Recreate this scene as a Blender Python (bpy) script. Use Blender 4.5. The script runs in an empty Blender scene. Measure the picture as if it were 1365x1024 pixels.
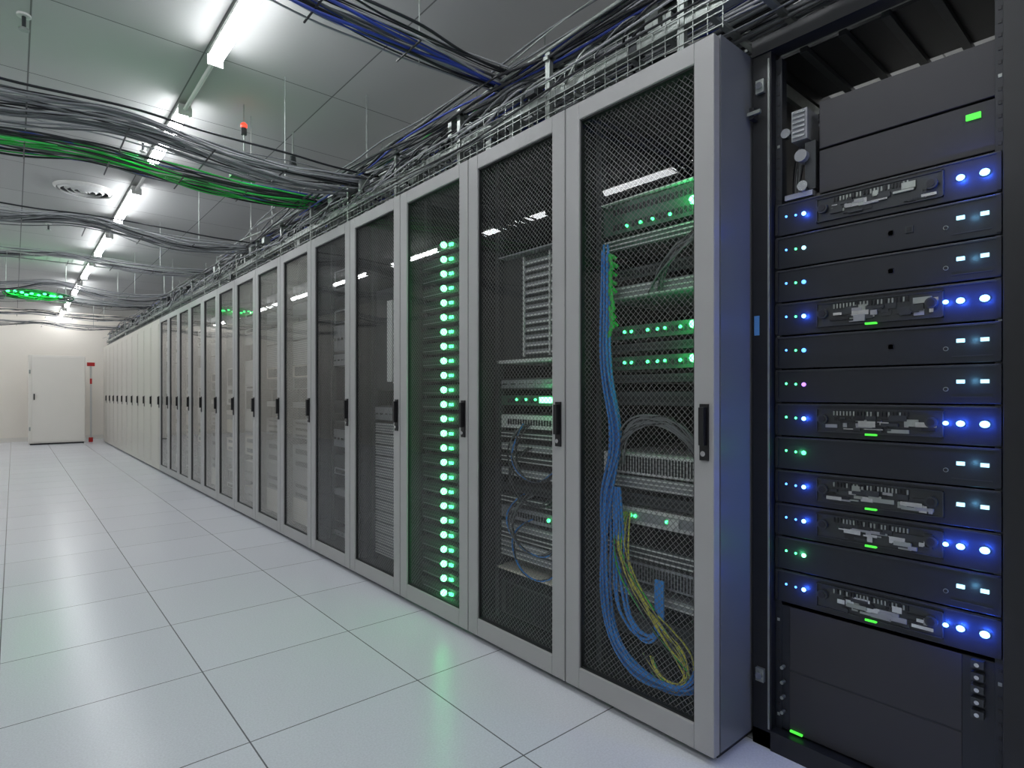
import bpy, math, random
from mathutils import Vector
R = random.Random(7)
sc = bpy.context.scene
sc.view_settings.view_transform = 'Standard'
sc.view_settings.look = 'None'
sc.view_settings.exposure = 0.0

# ------------------------------------------------------------ materials
def nmat(name):
    m = bpy.data.materials.new(name); m.use_nodes = True
    return m, m.node_tree, m.node_tree.nodes['Principled BSDF']
def mat(name, col, rough=0.5, metal=0.0, emit=None, es=0.0, noise=0.0, nscale=20.0, spec=0.5):
    m, nt, b = nmat(name)
    b.inputs['Base Color'].default_value = (*col, 1)
    b.inputs['Roughness'].default_value = rough
    b.inputs['Metallic'].default_value = metal
    b.inputs['Specular IOR Level'].default_value = spec
    if emit:
        b.inputs['Emission Color'].default_value = (*emit, 1)
        b.inputs['Emission Strength'].default_value = es
        if name.startswith('led_'): m.cycles.emission_sampling = 'NONE'
    if noise > 0:
        tc = nt.nodes.new('ShaderNodeTexCoord'); n = nt.nodes.new('ShaderNodeTexNoise')
        n.inputs['Scale'].default_value = nscale; n.inputs['Detail'].default_value = 4
        nt.links.new(tc.outputs['Object'], n.inputs['Vector'])
        mx = nt.nodes.new('ShaderNodeMix'); mx.data_type = 'RGBA'
        mx.inputs[6].default_value = (*[c*(1-noise) for c in col], 1)
        mx.inputs[7].default_value = (*[min(1, c*(1+noise)) for c in col], 1)
        nt.links.new(n.outputs['Fac'], mx.inputs[0])
        nt.links.new(mx.outputs[2], b.inputs['Base Color'])
    return m
M = {}
M['frame'] = mat('powder_coated_grey', (0.40, 0.40, 0.40), 0.42, noise=0.03, nscale=6)
M['side'] = mat('side_panel_shaded_grey', (0.17, 0.18, 0.20), 0.35, noise=0.03, nscale=6)  # dim light on the side panel is put into this darker colour
M['doorsolid'] = mat('solid_door_grey', (0.56, 0.54, 0.49), 0.35, noise=0.03, nscale=5)
M['black'] = mat('black_metal', (0.012, 0.013, 0.016), 0.4, noise=0.2)
M['inner'] = mat('cabinet_inner_dark', (0.012, 0.014, 0.015), 0.6, noise=0.2)
M['handle'] = mat('handle_black', (0.01, 0.01, 0.012), 0.3)
M['mesh'] = mat('door_wire_mesh', (0.17, 0.17, 0.17), 0.35, 0.6)
M['mesh_lit'] = mat('door_wire_mesh_baked_light', (0.56, 0.53, 0.48), 0.4, 0.1)  # brightness of grazing light on the far doors, put into the mesh colour
M['chrome'] = mat('bright_metal', (0.62, 0.64, 0.68), 0.2, 1.0, noise=0.2, nscale=60)
M['zinc'] = mat('galvanised_metal', (0.36, 0.39, 0.37), 0.4, 0.75, noise=0.25, nscale=30)
M['server'] = mat('server_face_dark', (0.012, 0.015, 0.022), 0.38, noise=0.15, nscale=40)
M['blank'] = mat('blanking_panel', (0.032, 0.032, 0.038), 0.5, noise=0.08, nscale=8)
M['bay'] = mat('server_bay', (0.05, 0.055, 0.06), 0.35, 0.5)
M['eqdark'] = mat('equipment_dark', (0.045, 0.05, 0.055), 0.4, 0.3, noise=0.3)
M['eqgrey'] = mat('equipment_grey', (0.32, 0.33, 0.35), 0.4, 0.3, noise=0.15)
M['eqlight'] = mat('equipment_light', (0.75, 0.76, 0.75), 0.4, 0.1, noise=0.1)
M['eqbeige'] = mat('equipment_beige', (0.74, 0.70, 0.61), 0.5, noise=0.1)
M['eqgreen'] = mat('equipment_green_tint', (0.045, 0.12, 0.08), 0.3, 0.3, noise=0.3)
M['eqdgreen'] = mat('equipment_dark_green', (0.022, 0.05, 0.036), 0.3, 0.3, noise=0.3)
M['c_black'] = mat('cable_black', (0.015, 0.016, 0.02), 0.35)
M['c_grey'] = mat('cable_grey', (0.16, 0.17, 0.18), 0.45)
M['c_lgrey'] = mat('cable_light_grey', (0.34, 0.35, 0.37), 0.45)
M['c_blue'] = mat('cable_blue', (0.03, 0.25, 0.72), 0.4)
M['c_dblue'] = mat('cable_dark_blue', (0.03, 0.06, 0.36), 0.4)
M['c_yellow'] = mat('cable_yellow', (0.60, 0.58, 0.08), 0.45)
M['c_green'] = mat('cable_green', (0.03, 0.50, 0.08), 0.45)
M['c_red'] = mat('red_plastic', (0.6, 0.02, 0.02), 0.4)
M['l_green'] = mat('led_green', (0, 0.3, 0.1), 0.3, emit=(0.06, 1.0, 0.25), es=6)
M['l_greenw'] = mat('led_green_bright', (0, 0.3, 0.1), 0.3, emit=(0.16, 1.0, 0.34), es=7)
M['l_lime'] = mat('led_lime', (0, 0.3, 0.0), 0.3, emit=(0.1, 1.0, 0.08), es=1)
M['l_blue'] = mat('led_blue', (0, 0, 0.3), 0.3, emit=(0.16, 0.4, 1.0), es=7)
M['l_blues'] = mat('led_blue_small', (0, 0, 0.3), 0.3, emit=(0.08, 0.3, 1.0), es=4)
M['l_cyan'] = mat('led_cyan', (0, 0.2, 0.3), 0.3, emit=(0.45, 0.85, 1.0), es=2)
M['l_purple'] = mat('led_purple', (0.1, 0, 0.3), 0.3, emit=(0.5, 0.25, 1.0), es=2)
M['l_red'] = mat('led_red', (0.3, 0, 0.0), 0.3, emit=(1.0, 0.06, 0.03), es=2)
M['tube'] = mat('light_diffuser', (0.9, 0.9, 0.9), 0.4, emit=(0.95, 0.975, 1.0), es=26)
M['white'] = mat('white_plastic', (0.7, 0.7, 0.68), 0.4)
M['cream'] = mat('cream_painted_metal', (0.84, 0.81, 0.75), 0.4, noise=0.02, nscale=4)
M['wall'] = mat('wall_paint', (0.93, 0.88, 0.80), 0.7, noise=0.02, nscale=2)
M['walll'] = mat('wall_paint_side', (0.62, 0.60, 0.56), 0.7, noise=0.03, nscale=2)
M['label'] = mat('blue_label', (0.1, 0.3, 0.7), 0.4)

# glass pane : physically thin (transparent + fresnel reflection, same from both sides)
m = bpy.data.materials.new('door_glass'); m.use_nodes = True; nt = m.node_tree; nt.nodes.clear()
o = nt.nodes.new('ShaderNodeOutputMaterial'); mx = nt.nodes.new('ShaderNodeMixShader')
t = nt.nodes.new('ShaderNodeBsdfTransparent'); t.inputs[0].default_value = (0.94, 0.95, 0.95, 1)
g = nt.nodes.new('ShaderNodeBsdfGlossy'); g.inputs['Roughness'].default_value = 0.005
lw = nt.nodes.new('ShaderNodeLayerWeight'); lw.inputs['Blend'].default_value = 0.5
pw = nt.nodes.new('ShaderNodeMath'); pw.operation = 'POWER'; pw.inputs[1].default_value = 4.0
ml = nt.nodes.new('ShaderNodeMath'); ml.operation = 'MULTIPLY_ADD'; ml.inputs[1].default_value = 0.85; ml.inputs[2].default_value = 0.025
nt.links.new(lw.outputs['Facing'], pw.inputs[0]); nt.links.new(pw.outputs[0], ml.inputs[0])
nt.links.new(ml.outputs[0], mx.inputs[0]); nt.links.new(t.outputs[0], mx.inputs[1])
nt.links.new(g.outputs[0], mx.inputs[2]); nt.links.new(mx.outputs[0], o.inputs[0])
M['glass'] = m

def grid_mat(name, x0, px, y0, py, lw, base, line, rough, var, speck, bump=0.0):
    m, nt, b = nmat(name); N = nt.nodes; L = nt.links
    tc = N.new('ShaderNodeTexCoord'); sp = N.new('ShaderNodeSeparateXYZ'); L.new(tc.outputs['Object'], sp.inputs[0])
    def mth(op, a, bb=None):
        n = N.new('ShaderNodeMath'); n.operation = op
        for i, s in enumerate((a, bb)):
            if s is None: continue
            if isinstance(s, (int, float)): n.inputs[i].default_value = s
            else: L.new(s, n.inputs[i])
        return n.outputs[0]
    def ax(out, c0, p):
        s = mth('DIVIDE', mth('SUBTRACT', out, c0), p)
        fl = mth('FLOOR', s); fr = mth('SUBTRACT', s, fl)
        d = mth('SUBTRACT', 0.5, mth('ABSOLUTE', mth('SUBTRACT', fr, 0.5)))
        return fl, mth('LESS_THAN', mth('MULTIPLY', d, p), lw/2)
    fx, lx = ax(sp.outputs[0], x0, px); fy, ly = ax(sp.outputs[1], y0, py)
    ln = mth('MAXIMUM', lx, ly)
    cb = N.new('ShaderNodeCombineXYZ'); L.new(fx, cb.inputs[0]); L.new(fy, cb.inputs[1])
    wn = N.new('ShaderNodeTexWhiteNoise'); L.new(cb.outputs[0], wn.inputs['Vector'])
    ns = N.new('ShaderNodeTexNoise'); ns.inputs['Scale'].default_value = 160; ns.inputs['Detail'].default_value = 3
    L.new(tc.outputs['Object'], ns.inputs['Vector'])
    k = mth('ADD', mth('MULTIPLY', mth('SUBTRACT', wn.outputs['Value'], 0.5), var), mth('MULTIPLY', mth('SUBTRACT', ns.outputs['Fac'], 0.5), speck))
    k = mth('ADD', k, 1.0)
    vm = N.new('ShaderNodeVectorMath'); vm.operation = 'SCALE'; vm.inputs[0].default_value = base; L.new(k, vm.inputs['Scale'])
    mx = N.new('ShaderNodeMix'); mx.data_type = 'RGBA'; L.new(ln, mx.inputs[0]); L.new(vm.outputs[0], mx.inputs[6])
    mx.inputs[7].default_value = (*line, 1); L.new(mx.outputs[2], b.inputs['Base Color'])
    b.inputs['Roughness'].default_value = rough
    return m
M['floor'] = grid_mat('raised_floor_tiles', 0.557, 0.6, 0.1, 0.6, 0.0045, (0.73, 0.75, 0.81), (0.16, 0.16, 0.18), 0.24, 0.04, 0.35)
M['ceiling'] = grid_mat('ceiling_tiles', 0.066, 0.75, 0.02, 0.9, 0.008, (0.48, 0.485, 0.48), (0.17, 0.17, 0.17), 0.8, 0.10, 0.04)

# ------------------------------------------------------------ builders
class MB:
    def __init__(s): s.v = []; s.f = []; s.m = []; s.mats = []
    def mi(s, k):
        if k not in s.mats: s.mats.append(k)
        return s.mats.index(k)
    def box(s, x0, x1, y0, y1, z0, z1, k):
        n = len(s.v)
        s.v += [(x0,y0,z0),(x1,y0,z0),(x1,y1,z0),(x0,y1,z0),(x0,y0,z1),(x1,y0,z1),(x1,y1,z1),(x0,y1,z1)]
        s.f += [tuple(n+i for i in q) for q in ((0,3,2,1),(4,5,6,7),(0,1,5,4),(1,2,6,5),(2,3,7,6),(3,0,4,7))]
        s.m += [s.mi(k)]*6
    def quad(s, p, k):
        n = len(s.v); s.v += p; s.f.append(tuple(range(n, n+len(p)))); s.m.append(s.mi(k))
    def cyl(s, p0, p1, r, k, n=12, r2=None):
        p0 = Vector(p0); p1 = Vector(p1); d = (p1-p0).normalized()
        a = d.orthogonal().normalized(); b = d.cross(a); r2 = r if r2 is None else r2; q = len(s.v)
        for i in range(n):
            t = 2*math.pi*i/n; e = a*math.cos(t)+b*math.sin(t)
            s.v.append(tuple(p0+e*r)); s.v.append(tuple(p1+e*r2))
        for i in range(n):
            j = (i+1) % n
            s.f.append((q+2*i, q+2*j, q+2*j+1, q+2*i+1)); s.m.append(s.mi(k))
        s.f.append(tuple(q+2*i for i in range(n))[::-1]); s.m.append(s.mi(k))
        s.f.append(tuple(q+2*i+1 for i in range(n))); s.m.append(s.mi(k))
    def ball(s, c, r, k, n=10, sx=1, sy=1, sz=1):
        q = len(s.v); h = n//2
        for i in range(h+1):
            ph = math.pi*i/h
            for j in range(n):
                th = 2*math.pi*j/n
                s.v.append((c[0]+sx*r*math.sin(ph)*math.cos(th), c[1]+sy*r*math.sin(ph)*math.sin(th), c[2]+sz*r*math.cos(ph)))
        for i in range(h):
            for j in range(n):
                jj = (j+1) % n
                s.f.append((q+i*n+j, q+(i+1)*n+j, q+(i+1)*n+jj, q+i*n+jj)); s.m.append(s.mi(k))
    def mesh(s, name):
        me = bpy.data.meshes.new(name); me.from_pydata(s.v, [], s.f); me.update()
        for k in s.mats: me.materials.append(M[k])
        me.polygons.foreach_set('material_index', s.m)
        return me
    def obj(s, name, parent=None, loc=(0,0,0), bevel=0):
        return place(s.mesh(name), name, parent, loc, bevel)
def place(me, name, parent=None, loc=(0,0,0), bevel=0):
    o = bpy.data.objects.new(name, me); sc.collection.objects.link(o); o.location = loc
    if parent: o.parent = parent
    if bevel:
        b = o.modifiers.new('bevel', 'BEVEL'); b.width = bevel; b.segments = 2; b.limit_method = 'ANGLE'
    return o
def empty(name, loc=(0,0,0)):
    o = bpy.data.objects.new(name, None); o.empty_display_size = 0.1; o.location = loc
    sc.collection.objects.link(o); return o
def cables(name, paths, parent=None, loc=(0,0,0)):
    cu = bpy.data.curves.new(name, 'CURVE'); cu.dimensions = '3D'; cu.bevel_depth = 1.0; cu.bevel_resolution = 1
    cu.resolution_u = 4; cu.use_fill_caps = True
    keys = []
    for pts, r, k in paths:
        if k not in keys: keys.append(k); cu.materials.append(M[k])
        s = cu.splines.new('NURBS'); s.points.add(len(pts)-1)
        for i, p in enumerate(pts):
            s.points[i].co = (*p, 1); s.points[i].radius = r
        s.order_u = min(4, len(pts)); s.use_endpoint_u = True; s.material_index = keys.index(k)
    return place(cu, name, parent, loc)
def plight(name, loc, col, e, r=0.005, parent=None):
    l = bpy.data.lights.new(name, 'POINT'); l.energy = e; l.color = col; l.shadow_soft_size = r
    o = bpy.data.objects.new(name, l); sc.collection.objects.link(o); o.location = loc
    if parent: o.parent = parent
    return o

# ------------------------------------------------------------ room
XL, XR, YB, YF, ZC = -2.6, 4.2, -3.0, 17.2, 3.0
def shell(name, b, k):
    q = MB(); q.box(*b, k); return q.obj(name)
shell('floor', (XL-.1, XR+.1, YB-.1, YF+.1, -0.1, 0.0), 'floor')
shell('ceiling', (XL-.1, XR+.1, YB-.1, YF+.1, ZC, ZC+.1), 'ceiling')
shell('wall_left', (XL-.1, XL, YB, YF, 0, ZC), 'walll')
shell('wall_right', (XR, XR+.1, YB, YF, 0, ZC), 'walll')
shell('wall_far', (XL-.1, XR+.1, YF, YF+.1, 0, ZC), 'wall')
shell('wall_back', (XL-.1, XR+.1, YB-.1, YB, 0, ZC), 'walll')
shell('baseboard_far', (XL, XR, YF-.015, YF, 0, .09), 'cream')

# ------------------------------------------------------------ cabinet parts
W, H = 0.6, 2.13
X0, Y0 = 1.535, 0.896
def shell_mesh():
    q = MB()
    q.box(.035, 1.0, .001, .012, .03, H, 'side'); q.box(.035, 1.0, W-.012, W-.001, .03, H, 'side')
    q.box(.035, 1.0, .012, W-.012, H-.02, H, 'side'); q.box(.985, 1.0, .012, W-.012, .03, H-.02, 'side')
    q.box(.04, .985, .012, .02, .08, H-.025, 'inner'); q.box(.04, .985, W-.02, W-.012, .08, H-.025, 'inner')
    q.box(.975, .985, .02, W-.02, .08, H-.025, 'inner'); q.box(.04, .985, .012, W-.012, .03, .08, 'inner')
    q.box(.04, .985, .02, W-.02, H-.03, H-.02, 'inner')
    q.box(.05, .98, .02, W-.02, 0, .03, 'black')
    for y in (.045, W-.07):
        for x in (.12, .8):
            q.box(x, x+.03, y, y+.025, .08, H-.03, 'eqdark')
            for i in range(60):
                z = .12+i*.032
                q.box(x-.0008, x, y+.008, y+.017, z, z+.009, 'black')
    return q.mesh('cabinet_body')
SH = shell_mesh()
sy, zb, zt = .068, .10, 2.06
def door_mesh():
    q = MB()
    a, b = .003, W-.003
    q.box(0, .033, a, sy, .025, 2.122, 'frame'); q.box(0, .033, b-.066, b, .025, 2.122, 'frame')
    q.box(0, .033, sy, b-.066, zt, 2.122, 'frame'); q.box(0, .033, sy, b-.066, .025, zb, 'frame')
    return q.mesh('door_frame')
DO = door_mesh()
def lip_mesh():
    q = MB(); y0, y1 = sy, W-.069; e = .006
    for b in ((y0, y0+e, zb, zt), (y1-e, y1, zb, zt), (y0+e, y1-e, zb, zb+e), (y0+e, y1-e, zt-e, zt)):
        q.box(.008, .03, *b, 'inner')
    return q.mesh('window_gasket')
LP = lip_mesh()
def gl_mesh():
    q = MB(); q.quad([(.012, sy, zt), (.012, W-.069, zt), (.012, W-.069, zb), (.012, sy, zb)], 'glass'); return q.mesh('door_glass')
GL = gl_mesh()
def wire_mesh(sp, w, key):
    q = MB(); y0, y1, z0, z1 = sy+.004, W-.073, zb+.004, zt-.004
    st = sp*1.4142; hw = w*.7071
    for sgn in (1, -1):
        x = .024 if sgn > 0 else .0252
        c = z0-(y1-y0) if sgn > 0 else z0
        while c < z1+(0 if sgn > 0 else (y1-y0)):
            if sgn > 0: ya = max(y0, y0+(z0-c)); yb = min(y1, y0+(z1-c))
            else: ya = max(y0, y0+(c-z1)); yb = min(y1, y0+(c-z0))
            if yb > ya+.001:
                za = c+sgn*(ya-y0); zb_ = c+sgn*(yb-y0)
                d = hw
                q.quad([(x, ya, za-d), (x, ya, za+d), (x, yb, zb_+d), (x, yb, zb_-d)], key)
            c += st
    return q.mesh('wire_mesh')
WM = wire_mesh(.0145, .0019, 'mesh'); WM2 = wire_mesh(.0135, .0036, 'mesh_lit')
def handle_mesh():
    q = MB()
    q.box(-.006, 0, .018, .046, .885, 1.05, 'handle')
    q.box(-.022, -.006, .024, .040, .93, 1.04, 'handle')
    q.cyl((-.012, .032, .905), (-.006, .032, .905), .008, 'chrome')
    return q.mesh('door_handle')
HD = handle_mesh()
def solid_mesh():
    q = MB(); q.box(0, .033, .003, W-.003, .025, 2.122, 'doorsolid')
    q.box(-.003, 0, .07, W-.07, .10, 2.05, 'doorsolid'); return q.mesh('solid_door')
SD = solid_mesh()

# --- equipment variants, local coords: x into the cabinet, y 0(near)..0.6
ya, yb = .055, .545
def unit(q, z, h, k, x=.14, style='plain', rng=R):
    q.box(x, .8, ya+.02, yb-.02, z, z+h-.003, k)
    q.box(x-.004, x, ya, yb, z, z+h-.003, k)
    if style == 'grille':
        n = int((yb-ya-.06)/.012)
        for i in range(n):
            y = ya+.03+i*.012
            q.box(x-.007, x-.004, y, y+.006, z+.008, z+h-.012, 'black')
    elif style == 'ports':
        rows = 2 if h > .06 else 1
        for r in range(rows):
            zz = z+h*(r+.25)/rows
            for i in range(24):
                y = ya+.04+i*.0165
                q.box(x-.0055, x-.004, y, y+.011, zz, zz+h*.4/rows, 'black')
    elif style == 'drives':
        n = 8
        for i in range(n):
            y = ya+.02+i*(yb-ya-.04)/n; w = (yb-ya-.04)/n-.004
            q.box(x-.012, x-.004, y, y+w, z+.005, z+h-.01, 'eqgrey')
            q.box(x-.015, x-.012, y+w*.2, y+w*.8, z+h*.4, z+h*.5, 'chrome')
    elif style == 'lines':
        n = max(2, int(h/.014))
        for i in range(n):
            zz = z+.004+i*h/n
            q.box(x-.009, x-.004, ya+.02, yb-.02, zz, zz+.004, 'eqlight')
def leds(q, x, ys, z, k, r=.0035):
    for y in ys: q.ball((x, y, z), r, k, 8)

def eq1():
    q = MB()
    unit(q, 1.66, .11, 'eqgreen', style='ports'); unit(q, 1.60, .045, 'eqgreen', style='lines')
    q.box(.12, .8, ya, yb, 1.772, 1.776, 'eqlight')
    leds(q, .128, (.15,), 1.705, 'l_greenw', .015); leds(q, .130, (.24, .31, .36, .42), 1.68, 'l_green', .006)
    unit(q, 1.42, .05, 'eqgrey', style='lines'); unit(q, 1.49, .04, 'eqdark', style='grille')
    for z in (1.275, 1.165):
        unit(q, z, .05, 'eqgreen', style='ports'); leds(q, .128, (.15,), z+.03, 'l_greenw', .014)
        leds(q, .130, (.11, .20, .26, .29, .33, .40, .43), z+.026, 'l_green', .006)
        unit(q, z-.045, .03, 'eqdark', style='ports')
    unit(q, 1.04, .05, 'eqdark', style='ports')
    unit(q, .795, .075, 'eqlight', style='grille'); unit(q, .745, .045, 'eqgrey', style='lines')
    unit(q, .69, .04, 'eqdark', style='ports')
    unit(q, .62, .06, 'eqlight', style='plain')
    q.box(.128, .136, .14, .44, .635, .665, 'eqgrey')
    leds(q, .126, (.38, .40, .25), .65, 'l_green', .006)
    q.box(.12, .136, .20, .24, .637, .663, 'eqlight')
    unit(q, .50, .05, 'eqdark', style='lines'); unit(q, .42, .07, 'eqgrey', style='grille'); unit(q, .36, .035, 'eqgrey', style='lines')
    unit(q, .22, .09, 'eqdark', style='ports')
    return q.mesh('rack_equipment')
def eq2():
    q = MB()
    q.box(.16, .8, ya, yb, 1.235, 1.68, 'eqdark')
    for i in range(13):
        z = 1.25+i*.032
        q.box(.145, .16, ya+.03, yb-.16, z, z+.018, 'eqgrey'); q.box(.14, .145, ya+.03, yb-.18, z+.002, z+.008, 'eqlight')
    for y in (ya+.03, .22, yb-.165): q.box(.136, .145, y, y+.006, 1.24, 1.67, 'eqlight')
    q.box(.12, .8, ya, yb, 1.215, 1.228, 'eqlight'); q.box(.12, .8, ya, yb, 1.684, 1.69, 'eqgrey')
    unit(q, 1.03, .045, 'eqgreen', style='ports'); q.box(.124, .136, .10, .27, 1.042, 1.066, 'l_greenw')
    leds(q, .13, (.30, .36, .42), 1.055, 'l_green', .006)
    unit(q, .93, .06, 'eqlight', style='ports'); unit(q, .885, .03, 'eqdark', style='lines'); unit(q, 1.10, .05, 'eqdark', style='drives')
    unit(q, .53, .055, 'eqgrey', style='ports'); leds(q, .13, (.14, .17, .22), .56, 'l_green', .008)
    for z in (.36, .40, .44, .48, .60, .65, .72, .78, .83): unit(q, z, .035, R.choice(('eqdark', 'eqgrey')), style=R.choice(('lines', 'ports')))
    q.box(.12, .6, ya, yb, .30, .31, 'eqbeige')
    for i in range(7): q.box(.15, .3, .09, .17, .05+i*.035, .075+i*.035, 'eqbeige')
    unit(q, .10, .15, 'eqdark', style='grille')
    return q.mesh('rack_equipment')
def eq3():
    q = MB()
    z = .07
    for i in range(25):
        q.box(.11, .8, ya+.02, yb-.02, z, z+.055, 'eqdgreen')
        q.box(.10, .11, ya, yb, z+.004, z+.05, 'eqdgreen')
        q.box(.095, .10, ya+.22, yb-.02, z+.012, z+.0145, 'eqgrey'); q.box(.095, .10, ya+.22, yb-.02, z+.032, z+.0345, 'eqgreen')
        q.ball((.078, .308, z+.028), .0165, 'l_greenw', 12)
        q.box(.09, .1, .255, .282, z+.02, z+.034, 'l_green')
        q.cyl((.09, .308, z+.028), (.1, .308, z+.028), .012, 'eqgrey', 10)
        z += .0715
    return q.mesh('rack_equipment')
def eq4():
    q = MB()
    z = .12
    while z < .86: unit(q, z, .062, 'eqgrey', style='lines'); z += .066
    q.box(.12, .7, .30, .36, 1.15, 1.62, 'eqlight'); q.box(.14, .8, ya, yb, 1.1, 1.7, 'eqdark')
    for i in range(7): q.box(.12, .14, ya+.02, .29, 1.14+i*.07, 1.15+i*.07, 'eqlight')
    unit(q, .92, .09, 'eqdark', style='drives')
    return q.mesh('rack_equipment')
def eq5(seed, tone, p=.78):
    rg = random.Random(seed); q = MB(); z = .12
    while z < 1.8:
        h = rg.choice((.045, .045, .09, .13, .18))
        st = rg.choice(('grille', 'ports', 'lines', 'plain', 'drives'))
        if rg.random() < p:
            unit(q, z, h, rg.choice(tone), x=.08 if p > .9 else .14, style=st)
            if p < .9 and rg.random() < .25: leds(q, .13, (.1, .13), z+h*.5, 'l_green', .004)
        z += h+rg.choice((0, 0, .01, .05))
    return q.mesh('rack_equipment')
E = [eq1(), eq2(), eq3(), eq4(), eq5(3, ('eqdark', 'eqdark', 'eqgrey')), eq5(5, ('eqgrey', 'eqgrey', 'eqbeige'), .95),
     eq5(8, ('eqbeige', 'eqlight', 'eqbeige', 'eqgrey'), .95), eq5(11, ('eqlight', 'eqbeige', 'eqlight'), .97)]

cabs = []
for k in range(25):
    e = empty('server_cabinet' if k == 0 else 'server_cabinet.%03d' % k, (X0, Y0+W*k, 0)); cabs.append(e)
    place(SH, 'body', e)
    if k < 14:
        place(DO, 'door_frame', e, bevel=.003 if k < 8 else 0)
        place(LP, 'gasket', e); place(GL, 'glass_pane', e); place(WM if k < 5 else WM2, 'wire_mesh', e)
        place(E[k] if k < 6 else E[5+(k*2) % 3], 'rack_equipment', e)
    else:
        place(SD, 'solid_door', e)
    place(HD, 'handle', e)

# lights from LEDs inside cabinets
G = (0.05, 1.0, 0.25)
for z in (1.70, 1.30, 1.19): plight('led_glow', (.095, .17, z+.01), G, .28, .004, cabs[0])
plight('led_glow', (.09, .18, 1.075), G, .35, .004, cabs[1])
for i in range(13): plight('led_glow', (.058, .325, .10+i*.143), G, .16, .004, cabs[2])

# cables inside cabinet 1
P = []
for i in range(9):
    j = lambda a=.012: R.uniform(-a, a)
    y = .475+j(.015); x = .085+j(.015); dn = R.uniform(0, .12)
    P.append(([(x, y, 1.62-dn), (x, y-.0+j(), 1.4), (x, y+.01+j(), 1.2), (x, y-.03+j(.02), 1.02), (x, y-.05+j(.02), .88), (x, y+j(.02), .74),
               (x, y+.005+j(), .55), (x, y+.01+j(), .38), (x, y-.02+j(), .22+j(.03)), (x-.01, y-.12+j(.02), .13+j(.03)), (x-.01, y-.25+j(.03), .125+j(.02)),
               (x, .12+j(.02), .14+j(.02)), (x, .085, .24+j(.04)), (x+.04, .08, .4)], .0048, 'c_blue'))
for i in range(6):
    j = lambda a=.02: R.uniform(-a, a); y = .43+j()
    P.append(([(.09, y, .75), (.085, y-.01+j(), .6), (.08, y-.02+j(), .4), (.075, y-.06+j(), .28+j()), (.08, y-.14, .24+j()), (.08, y-.2, .3+j()), (.085, y-.18, .4), (.12, y-.16, .45)], .0045, 'c_blue'))
for i in range(16):
    j = lambda a=.025: R.uniform(-a, a); y = .42+j()
    P.append(([(.12, y, .66), (.08, y+j(), .6), (.075, y-.02+j(), .48), (.07, y-.10+j(), .38+j()), (.08, y-.2+j(), .28+j(.05)), (.08, .12+j(), .22+j(.05)), (.08, .14+j(), .13+j()), (.08, .25+j(), .12+j()), (.09, .3+j(), .2)],
              .003, R.choice(('c_yellow', 'c_yellow', 'c_black', 'c_green'))))
for i in range(14):
    j = lambda a=.03: R.uniform(-a, a)
    P.append(([(.12, .45+j(), .83), (.08, .42+j(), .9+j()), (.075, .36+j(), .98+j()), (.075, .26+j(), 1.0+j()), (.08, .16+j(), .97+j()), (.1, .1+j(), .86+j()), (.13, .09, .8)], .0035, R.choice(('c_black', 'c_grey', 'c_grey'))))
for i in range(8):
    j = lambda a=.03: R.uniform(-a, a)
    P.append(([(.13, .3+j(), 1.43), (.09, .24+j(), 1.5+j()), (.085, .17+j(), 1.56+j()), (.09, .1+j(), 1.6+j()), (.13, .07, 1.68)], .0035, R.choice(('c_black', 'c_grey', 'c_red' if i == 0 else 'c_grey'))))
for i in range(9):
    j = lambda a=.014: R.uniform(-a, a); z = 1.56-i*.03
    P.append(([(.10, .45+j(), z), (.08, .465+j(), z+.03), (.075, .44+j(), z+.01), (.08, .45+j(), z-.04)], .007, 'c_green'))
cables('network_cables', P, cabs[0])
P = []
for i in range(18):
    j = lambda a=.04: R.uniform(-a, a); z = R.choice((.9, .8, .6, .5))
    P.append(([(.13, .35+j(), z+.05), (.09, .4+j(), z), (.08, .42+j(), z-.1), (.08, .3+j(), z-.2), (.09, .15+j(), z-.18), (.13, .1+j(), z-.05)], .0035, R.choice(('c_black', 'c_black', 'c_grey', 'c_blue'))))
cables('network_cables', P, cabs[1])

# ------------------------------------------------------------ open black rack
rk = empty('open_server_rack', (0, 0, 0))
q = MB(); FX = 1.745
q.box(FX, FX+.05, .832, .890, 0, 2.17, 'black'); q.box(FX, FX+.05, .222, .287, 0, 2.17, 'black')
q.box(FX+.9, FX+.95, .832, .890, 0, 2.17, 'black'); q.box(FX+.9, FX+.95, .222, .287, 0, 2.17, 'black')
q.box(FX-.006, FX+.05, .222, .89, 2.12, 2.17, 'black'); q.box(FX+.9, FX+.95, .287, .832, 2.10, 2.17, 'black')
q.box(FX-.006, FX+.05, .287, .832, 0, .06, 'black'); q.box(FX, FX+.95, .222, .89, 0, .05, 'black')
q.box(FX+.05, FX+.9, .86, .89, 2.10, 2.16, 'black'); q.box(FX+.05, FX+.9, .222, .252, 2.10, 2.16, 'black')
q.box(FX+.05, FX+.95, .876, .889, .05, 2.1, 'black'); q.box(FX+.05, FX+.95, .222, .235, .05, 2.1, 'black')
q.box(FX+.10, FX+.45, .25, .86, 2.135, 2.145, 'black')
for i in range(5):
    y = .32+i*.11; q.box(FX+.08, FX+.9, y, y+.022, 2.118, 2.135, 'eqdark')
q.box(FX+.05, FX+.85, .835, .85, 2.02, 2.06, 'zinc'); q.box(FX+.05, FX+.85, .262, .277, 2.02, 2.06, 'zinc')
for y in (.812, .287):
    q.box(FX+.028, FX+.06, y, y+.02, .06, 2.1, 'server')
    for i in range(62):
        z = .1+i*.032; q.box(FX+.0265, FX+.028, y+.006, y+.014, z, z+.009, 'zinc' if i % 9 == 0 else 'black')
q.box(FX-.003, FX, .836, .842, .06, 2.1, 'zinc')
q.obj('rack_frame', rk, bevel=.002)
q = MB()
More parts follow.
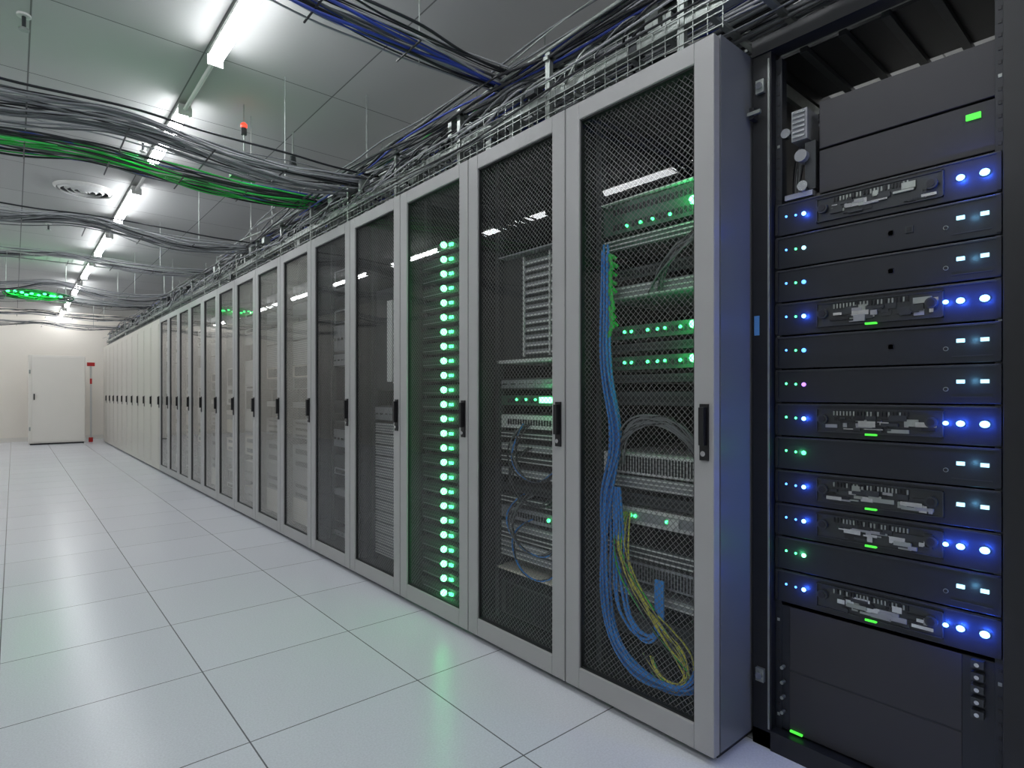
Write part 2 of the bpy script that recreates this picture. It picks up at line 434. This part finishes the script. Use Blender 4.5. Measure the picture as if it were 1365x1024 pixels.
for z in (2.02, .22):
    q.box(FX-.012, FX, .85, .875, z-.02, z+.02, 'zinc'); q.cyl((FX-.02, .862, z), (FX-.012, .862, z), .010, 'chrome')
q.box(FX-.03, FX, .872, .886, 1.92, 1.955, 'black'); q.box(FX-.035, FX-.025, .85, .89, 1.93, 1.94, 'zinc')
q.box(FX-.002, FX, .868, .884, 1.26, 1.32, 'label')
q.obj('hinges_and_label', rk)
q = MB()
q.box(FX+.03, FX+.6, .293, .705, 1.79, 1.925, 'blank'); q.box(FX+.03, FX+.6, .293, .705, 1.66, 1.784, 'blank')
q.box(FX+.028, FX+.05, .37, .79, .25, .44, 'blank'); q.box(FX+.028, FX+.05, .37, .79, .065, .245, 'blank')
q.box(FX+.03, FX+.6, .30, .82, .065, .44, 'server')
q.obj('blanking_panels', rk, bevel=.002)
q = MB()
q.box(FX+.025, FX+.03, .333, .362, 1.747, 1.761, 'l_lime')
for i in range(5):
    q.box(FX+.012, FX+.03, .325, .35, .30+i*.03, .318+i*.03, 'eqdark'); q.cyl((FX+.008, .338, .309+i*.03), (FX+.012, .338, .309+i*.03), .005, 'chrome')
q.box(FX+.02, FX+.10, .735, .78, 1.83, 1.92, 'eqgrey')
for i in range(6): q.box(FX+.014, FX+.02, .74, .775, 1.838+i*.014, 1.844+i*.014, 'chrome')
q.box(FX+.03, FX+.08, .715, .745, 1.68, 1.82, 'eqdark'); q.cyl((FX+.012, .795, 1.86), (FX+.03, .795, 1.86), .014, 'chrome')
q.cyl((FX+.01, .75, 1.78), (FX+.05, .75, 1.78), .018, 'eqgrey'); q.cyl((FX+.01, .745, 1.69), (FX+.05, .745, 1.69), .015, 'chrome')
q.box(FX+.02, FX+.05, .72, .80, 1.66, 1.675, 'eqgrey')
for i in range(4): q.cyl((FX+.01, .805, .12+i*.045), (FX+.028, .805, .12+i*.045), .005, 'zinc')
q.box(FX+.02, FX+.027, .75, .785, .068, .073, 'l_lime')
q.obj('brackets_and_ports', rk, bevel=0)
P = []
for i in range(9):
    j = lambda a=.03: R.uniform(-a, a)
    P.append(([(FX+.10, .80+j(.01), 1.66), (FX+.08, .79+j(.02), 1.80), (FX+.12, .78+j(.03), 1.93+j()), (FX+.2, .68+j(.05), 1.96+j(.02)), (FX+.3, .5+j(.08), 1.95+j(.02)), (FX+.4, .35, 1.97+j(.03))], .005, R.choice(('c_black', 'c_grey', 'c_black'))))
cables('rack_cables', P, rk)

kinds = 'SDDSDDSDSSDS'
q = MB(); d = MB(); L = MB(); fx = FX+.022
BL = (0.02, 0.10, 1.0); GN = (0.1, 1.0, 0.4)
for i, kd in enumerate(kinds):
    z1 = 1.654-i*.1005; z0 = z1-.0965; zc = (z0+z1)/2
    q.box(fx, fx+.55, .293, .828, z0, z1, 'server')
    for b in ((.293, .302), (.819, .828)): d.box(fx-.004, fx, *b, z0+.004, z1-.004, 'black')
    d.box(fx-.003, fx, .30, .82, z1-.006, z1-.003, 'eqdark')
    rg = random.Random(100+i)
    if kd == 'S':
        a0, a1 = .405, .708; b0, b1 = z0+.016, z1-.014
        d.box(fx-.002, fx, a0, a1, b0, b1, 'bay')
        for b in ((a0, a1, b0, b0+.002), (a0, a1, b1-.002, b1), (a0, a0+.003, b0, b1), (a1-.003, a1, b0, b1)):
            d.box(fx-.006, fx-.002, *b, 'eqdark')
        for n in range(22):
            y = .48+n*.0085; d.box(fx-.006, fx-.002, y, y+.0035, b1-.018, b1-.006, 'zinc' if rg.random() < .6 else 'black')
        for n in range(34):
            y = rg.uniform(a0+.008, a1-.055); z = rg.uniform(b0+.004, b1-.026); w = rg.uniform(.008, .05); h = rg.uniform(.002, .018)
            d.box(fx-rg.uniform(.004, .009), fx-.002, y, y+w, z, z+h, rg.choice(('chrome', 'zinc', 'black', 'eqdark', 'eqgrey', 'eqdark')))
        for y in (.43, .69):
            d.cyl((fx-.012, y, zc+.005), (fx-.002, y, zc+.005), .014, 'eqdark', 16); d.cyl((fx-.014, y, zc+.005), (fx-.011, y, zc+.005), .009, 'black', 12)
        if i > 0: L.box(fx-.011, fx, .553, .580, z0+.012, z0+.017, 'l_lime')
    else:
        if i in (1, 2, 4):
            d.box(fx-.003, fx, .515, .527, zc-.006, zc+.008, 'black'); d.cyl((fx-.003, .521, zc), (fx, .521, zc), .007, 'eqdark')
        if i == 1:
            d.box(fx-.003, fx, .47, .488, zc-.008, zc+.01, 'eqdark'); d.box(fx-.004, fx-.003, .474, .484, zc-.005, zc+.007, 'black')
        d.cyl((fx-.003, .401, zc-.012), (fx, .401, zc-.012), .0055, 'zinc', 14); d.cyl((fx-.0045, .401, zc-.012), (fx-.003, .401, zc-.012), .004, 'black', 12)
        d.box(fx-.002, fx, .31, .39, z0+.016, z0+.018, 'blank')
    big = {0: 'l_blue', 1: 'l_cyan', 2: 'l_blues', 3: 'l_blue', 4: 'l_blues', 5: 'l_purple', 6: 'l_blue', 7: 'l_green', 8: 'l_blue', 9: 'l_blue', 10: 'l_greenw', 11: 'l_blue'}[i]
    zl = zc+.004
    L.ball((fx-.003, .744, zl), .0062, big, 10)
    L.ball((fx-.001, .768, zl+.001), .0036, 'l_green' if i in (7, 10) else 'l_blues' if i in (8, 9, 0, 11) else 'l_green', 8)
    L.ball((fx-.001, .796, zl+.003), .0036, 'l_green' if i in (6, 7, 10, 5) else 'l_blues', 8)
    if big == 'l_blue': plight('led_glow', (fx-.020, .744, zl), BL, .12, .003, rk)
    if i in (7, 10): plight('led_glow', (fx-.022, .76, zl), GN, .03, .003, rk)
    if i in (0, 3, 6, 9, 11):
        for y, r in ((.371, .0075), (.324, .0085)) + (((.401, .0055),) if i else ()):
            L.ball((fx-.004, y, zc+.004), r, 'l_blue', 12, sy=1.2)
            plight('led_glow', (fx-.022, y, zc+.004), BL, .25 if r > .007 else .12, .003, rk)
    else:
        for y in (.371, .324): L.box(fx-.005, fx, y-.008, y+.008, zc+.002, zc+.011, 'l_cyan')
        plight('led_glow', (fx-.03, .348, zc+.008), (.2, .6, 1), .03, .003, rk)
q.obj('server_cases', rk, bevel=.002); d.obj('server_front_details', rk); L.obj('status_leds', rk)

# ------------------------------------------------------------ overhead cable trays
ct = empty('overhead_cable_tray', (0, 0, 0))
q = MB(); y1 = Y0+25*W
for (xa, xb, z) in ((1.60, 1.98, 2.25), (1.72, 2.15, 2.42)):
    for x in (xa, xb):
        q.box(x-.005, x+.005, .15, y1, z-.02, z+.02, 'zinc')
        q.box(x-.015, x+.015, .15, y1, z-.023, z-.02, 'zinc')
    y = .2
    while y < y1: q.box(xa, xb, y, y+.02, z-.02, z-.008, 'zinc'); y += .15
y = Y0+.15
while y < y1:
    for x in (1.60, 1.98):
        q.box(x-.010, x+.010, y-.012, y+.012, H, 2.42, 'zinc'); q.box(x-.03, x+.03, y-.03, y+.03, H, H+.008, 'zinc')
    q.box(1.58, 2.16, y-.012, y+.012, 2.385, 2.40, 'zinc')
    q.cyl((2.15, y, 2.4), (2.15, y, ZC), .005, 'zinc', 8)
    if R.random() < .3: q.cyl((1.72, y, 2.4), (1.72, y, ZC), .004, 'zinc', 8)
    for n in range(4):
        yy = y+R.uniform(.05, .45); xx = R.uniform(1.57, 1.66); zz = R.uniform(2.15, 2.36)
        q.box(xx, xx+.05, yy, yy+R.uniform(.02, .07), zz, zz+R.uniform(.02, .09), R.choice(('eqgrey', 'eqdark', 'zinc', 'zinc')))
    y += .6
y = .9
while y < 9: q.box(1.588, 1.5905, y, y+.0025, 2.16, 2.30, 'zinc'); y += .05
for z in (2.17, 2.21, 2.26, 2.30): q.box(1.587, 1.5905, .9, y1, z, z+.003, 'zinc')
q.obj('ladder_trays', ct)
P = []
for i in range(110):
    hi = R.random() < .5
    bx = R.uniform(1.56, 2.12); bz = (2.26 if not hi else 2.42)+R.uniform(-.04, .08); pts = []
    y = .1+R.uniform(-.3, .2); ye = y1 if R.random() < .6 else R.uniform(3, 12); ph = R.uniform(0, 6)
    while y < ye:
        pts.append((bx+.04*math.sin(y*1.3+ph)+R.uniform(-.025, .025), max(y, .12), bz+.025*math.sin(y*2.1+ph*2)+R.uniform(-.022, .022))); y += .3
    P.append((pts, R.choice((.003, .004, .005, .007)), R.choice(('c_black', 'c_black', 'c_grey', 'c_grey', 'c_lgrey', 'c_dblue', 'zinc', 'c_grey', 'c_green' if i % 9 == 0 else 'c_lgrey'))))
for i in range(130):
    y = R.uniform(.9, 12); l = R.uniform(.15, .5)
    P.append(([(1.75, y, 2.40), (1.60, y+.1*l, 2.36+R.uniform(-.05, .08)), (1.56, y+.5*l, 2.22+R.uniform(-.04, .10)), (1.6, y+.9*l, 2.3), (1.75, y+l, 2.3), (1.8, y+l, 2.16)],
              R.choice((.003, .005)), R.choice(('c_black', 'c_grey', 'c_lgrey', 'c_black', 'zinc'))))
cables('tray_cables', P, ct)

# ------------------------------------------------------------ cable bundles crossing the aisle
def bundle(y, z, n, cols, sag=.05, spread=.10, tray=False, xa=-2.55, slope=0.0):
    e = empty('aisle_cable_bundle'); P = []; ns = 26
    for i in range(n):
        oy = R.uniform(-spread, spread); oz = R.uniform(-.03, .03); ph = R.uniform(0, 6); pts = []
        sg = sag*R.uniform(.3, 1.6); wv = R.uniform(.01, .04)
        for s in range(ns+1):
            t = s/ns; x = xa+(1.85-xa)*t
            loc = abs(math.sin(t*math.pi*3))
            pts.append((x, y+oy+wv*math.sin(t*14+ph)+slope*(1-t)+R.uniform(-.012, .012), z+oz-sg*loc+R.uniform(-.012, .012)+.01*math.sin(t*20+ph)))
        P.append((pts, R.choice((.003, .004, .006)), R.choice(cols)))
    cables('cables', P, e)
    q = MB()
    for t in range(1, 12):
        x = xa+.37*t
        q.box(x, x+.006, y-spread-.02, y+spread+.02, z-.048-sag*.6, z-.043-sag*.6, 'c_black')
    if tray:
        for yy in (-spread-.02, spread+.02): q.box(xa, 1.8, y+yy-.002, y+yy+.002, z-.06, z-.05, 'zinc')
        t = xa
        while t < 1.8: q.box(t, t+.004, y-spread-.02, y+spread+.02, z-.06, z-.056, 'zinc'); t += .1
    for x in (-1.7, -.2, 1.25):
        q.cyl((x, y+spread+.01, z-.05), (x, y+spread+.01, ZC), .003, 'zinc', 8)
    q.obj('ties_and_hangers', e)
    e.parent = ct
    return e
K = ['c_black', 'c_grey', 'c_grey', 'c_lgrey', 'c_lgrey']
bundle(1.96, 2.46, 26, K+['c_dblue', 'c_dblue', 'c_black'], .03, .07, False)
bundle(3.42, 2.42, 36, K, .08, .15)
b3 = bundle(4.12, 2.47, 28, ['c_black', 'c_black', 'c_black', 'c_green', 'c_dblue', 'c_grey'], .05, .11)  # green strands carry the green light falling on this bundle as cable colour
bundle(5.6, 2.44, 22, K, .10, .13)
bundle(7.4, 2.48, 16, K, .06, .12, True)
bundle(9.2, 2.48, 16, K, .12, .12)
bundle(10.9, 2.5, 16, K, .06, .12)
bundle(12.8, 2.48, 12, K, .07, .1)
bundle(14.6, 2.48, 12, K, .07, .1)
plight('green_indicator', (.55, 4.0, 2.50), G, .5, .004, b3)
plight('green_indicator', (-.1, 4.0, 2.50), G, .4, .004, b3)
plight('green_indicator', (1.18, 3.98, 2.55), G, .5, .004, b3)

# tangle of green-lit cables with indicator LEDs on the tray
e = empty('green_lit_cable_coil'); P = []
for i in range(34):
    j = lambda a: R.uniform(-a, a); cx, cy, cz = .25+j(.12), 10.66+j(.05), 2.48+j(.02); rx = R.uniform(.12, .36); rz = R.uniform(.03, .08); ph = R.uniform(0, 6)
    P.append(([(cx+rx*math.cos(ph+a*.8), cy+j(.04)+.05*math.sin(a), cz+rz*math.sin(ph+a*.8)+j(.01)) for a in range(9)], R.choice((.005, .008)), R.choice(('c_green', 'c_green', 'c_black', 'eqgreen'))))
cables('coiled_cables', P, e)
q = MB()
for n in range(10): q.ball((-.04+n*.062+R.uniform(-.02, .02), 10.58, 2.48+R.uniform(-.025, .025)), .015, 'l_green', 8, sx=1.5)
q.box(-.1, .6, 10.60, 10.74, 2.395, 2.40, 'zinc')
for x in (-.08, .58): q.cyl((x, 10.67, 2.40), (x, 10.67, ZC), .004, 'zinc', 8)
q.obj('indicator_leds', e)
for x in (.0, .25, .5): plight('green_glow', (x, 10.52, 2.475), G, 1.2, .008, e)

# hanging warning lamp and sensor
e = empty('warning_lamp')
q = MB(); q.cyl((1.163, 4.1, 2.53), (1.163, 4.1, ZC), .005, 'zinc', 8); q.ball((1.163, 4.1, 2.86), .022, 'l_red', 12)
q.cyl((1.163, 4.1, 2.80), (1.163, 4.1, 2.845), .018, 'eqdark', 12); q.box(1.08, 1.24, 4.07, 4.13, 2.505, 2.525, 'c_green')
q.cyl((1.163, 4.1, 2.525), (1.163, 4.1, 2.62), .02, 'eqdark', 12, .008)
q.obj('lamp_on_rod', e); plight('red_glow', (1.163, 4.05, 2.88), (1, .05, .03), .04, .005, e)
e = empty('ceiling_sensor')
q = MB(); q.cyl((1.56, 4.3, 2.80), (1.56, 4.3, ZC), .006, 'zinc', 8); q.cyl((1.56, 4.3, 2.76), (1.56, 4.3, 2.82), .028, 'eqdark', 14, .02)
q.obj('sensor', e)
for n, (x, y) in enumerate(((.04, 3.85), (-.6, 6.2), (.75, 5.2), (.3, 8.4))):
    e = empty('sprinkler_head'); q = MB()
    q.cyl((x, y, 2.93), (x, y, ZC), .009, 'eqdark', 10); q.cyl((x, y, 2.92), (x, y, 2.93), .022, 'zinc', 14); q.cyl((x, y, 2.99), (x, y, ZC), .03, 'white', 16)
    q.obj('body', e)

# round air diffuser
e = empty('ceiling_air_vent'); q = MB(); cx, cy = .508, 6.75
def ring(q, cx, cy, r0, r1, z0, z1, k, n=40):
    s = len(q.v)
    for i in range(n):
        a = 2*math.pi*i/n; c, d_ = math.cos(a), math.sin(a)
        q.v += [(cx+r0*c, cy+r0*d_, z0), (cx+r1*c, cy+r1*d_, z1), (cx+r1*c, cy+r1*d_, z1+.006), (cx+r0*c, cy+r0*d_, z0+.006)]
    for i in range(n):
        j = (i+1) % n
        for a in range(4):
            b = (a+1) % 4
            q.f.append((s+4*i+a, s+4*j+a, s+4*j+b, s+4*i+b)); q.m.append(q.mi(k))
for r in (.035, .085, .135, .185): ring(q, cx, cy, r, r+.022, 2.965, 2.985, 'eqlight')
ring(q, cx, cy, .215, .24, 2.975, 2.992, 'white'); q.cyl((cx, cy, 2.993), (cx, cy, ZC), .215, 'eqdark', 32); q.cyl((cx, cy, 2.96), (cx, cy, 2.993), .02, 'eqlight', 20)
q.obj('rings', e)

# ------------------------------------------------------------ batten lights
hb = MB()
hb.box(-.035, .035, 0, 1.22, .045, .07, 'white'); hb.box(-.04, .04, -.012, 0, -.005, .05, 'white'); hb.box(-.04, .04, 1.22, 1.232, -.005, .05, 'white')
HB = hb.mesh('housing')
tb = MB(); n = 6
prof = [(.036*math.cos(math.pi+math.pi*i/n), .04+.042*math.sin(math.pi+math.pi*i/n)) for i in range(n+1)]
for i in range(n):
    (xa, za), (xb, zb2) = prof[i], prof[i+1]
    tb.quad([(xa, 0, za), (xb, 0, zb2), (xb, 1.22, zb2), (xa, 1.22, za)], 'tube')
TB = tb.mesh('diffuser')
def row(x, k0, k1):
    for k in range(k0, k1):
        y = 2.30+1.98*k
        e = empty('ceiling_batten_light', (x, y, 2.90)); place(HB, 'housing', e); place(TB, 'diffuser', e)
        q = MB()
        for yy in (.2, 1.0): q.cyl((0, yy, .07), (0, yy, .1), .008, 'white', 8)
        q.obj('mounts', e)
    e = empty('lighting_trunking'); q = MB()
    for k in range(k0, k1-1):
        y = 2.3+1.98*k+1.232; q.cyl((x, y, 2.935), (x, y+.736, 2.935), .012, 'white', 10)
    q.obj('rail', e)
row(.85, -2, 8); row(-1.05, -2, 8); row(3.2, -1, 7)

# ------------------------------------------------------------ far end objects
e = empty('storage_cabinet'); q = MB()
q.box(.24, 1.20, 15.85, 16.35, .03, 1.90, 'cream'); q.box(.26, 1.18, 15.87, 16.33, 0, .03, 'black')
q.obj('body', e, bevel=.006); q = MB()
q.box(.29, 1.19, 15.825, 15.848, .06, 1.87, 'cream'); q.obj('door', e, bevel=.004)
q = MB(); q.box(.32, .34, 15.80, 15.825, .95, 1.08, 'handle'); q.box(.245, .27, 15.83, 15.85, .3, .38, 'zinc'); q.box(.245, .27, 15.83, 15.85, 1.5, 1.58, 'zinc')
q.obj('handle_and_hinges', e)
e = empty('fire_alarm_post'); q = MB()
q.cyl((1.32, 16.1, .0), (1.32, 16.1, 1.72), .018, 'white', 12); q.box(1.25, 1.39, 16.06, 16.12, 1.70, 1.78, 'c_red')
q.cyl((1.32, 16.1, 0), (1.32, 16.1, .10), .04, 'c_red', 14); q.box(1.30, 1.34, 16.07, 16.08, 1.3, 1.42, 'c_red')
q.obj('post', e)

# ------------------------------------------------------------ world + camera
w = bpy.data.worlds.new('world'); sc.world = w; w.use_nodes = True
w.node_tree.nodes['Background'].inputs[0].default_value = (.5, .55, .6, 1); w.node_tree.nodes['Background'].inputs[1].default_value = .05
cam = bpy.data.cameras.new('camera'); co = bpy.data.objects.new('camera', cam); sc.collection.objects.link(co)
co.location = (0, 0, 1.08); co.rotation_euler = (math.radians(90), 0, math.radians(-40.54))
cam.lens = 20.49; cam.sensor_width = 36; cam.shift_y = .0095; cam.clip_start = .02
sc.camera = co
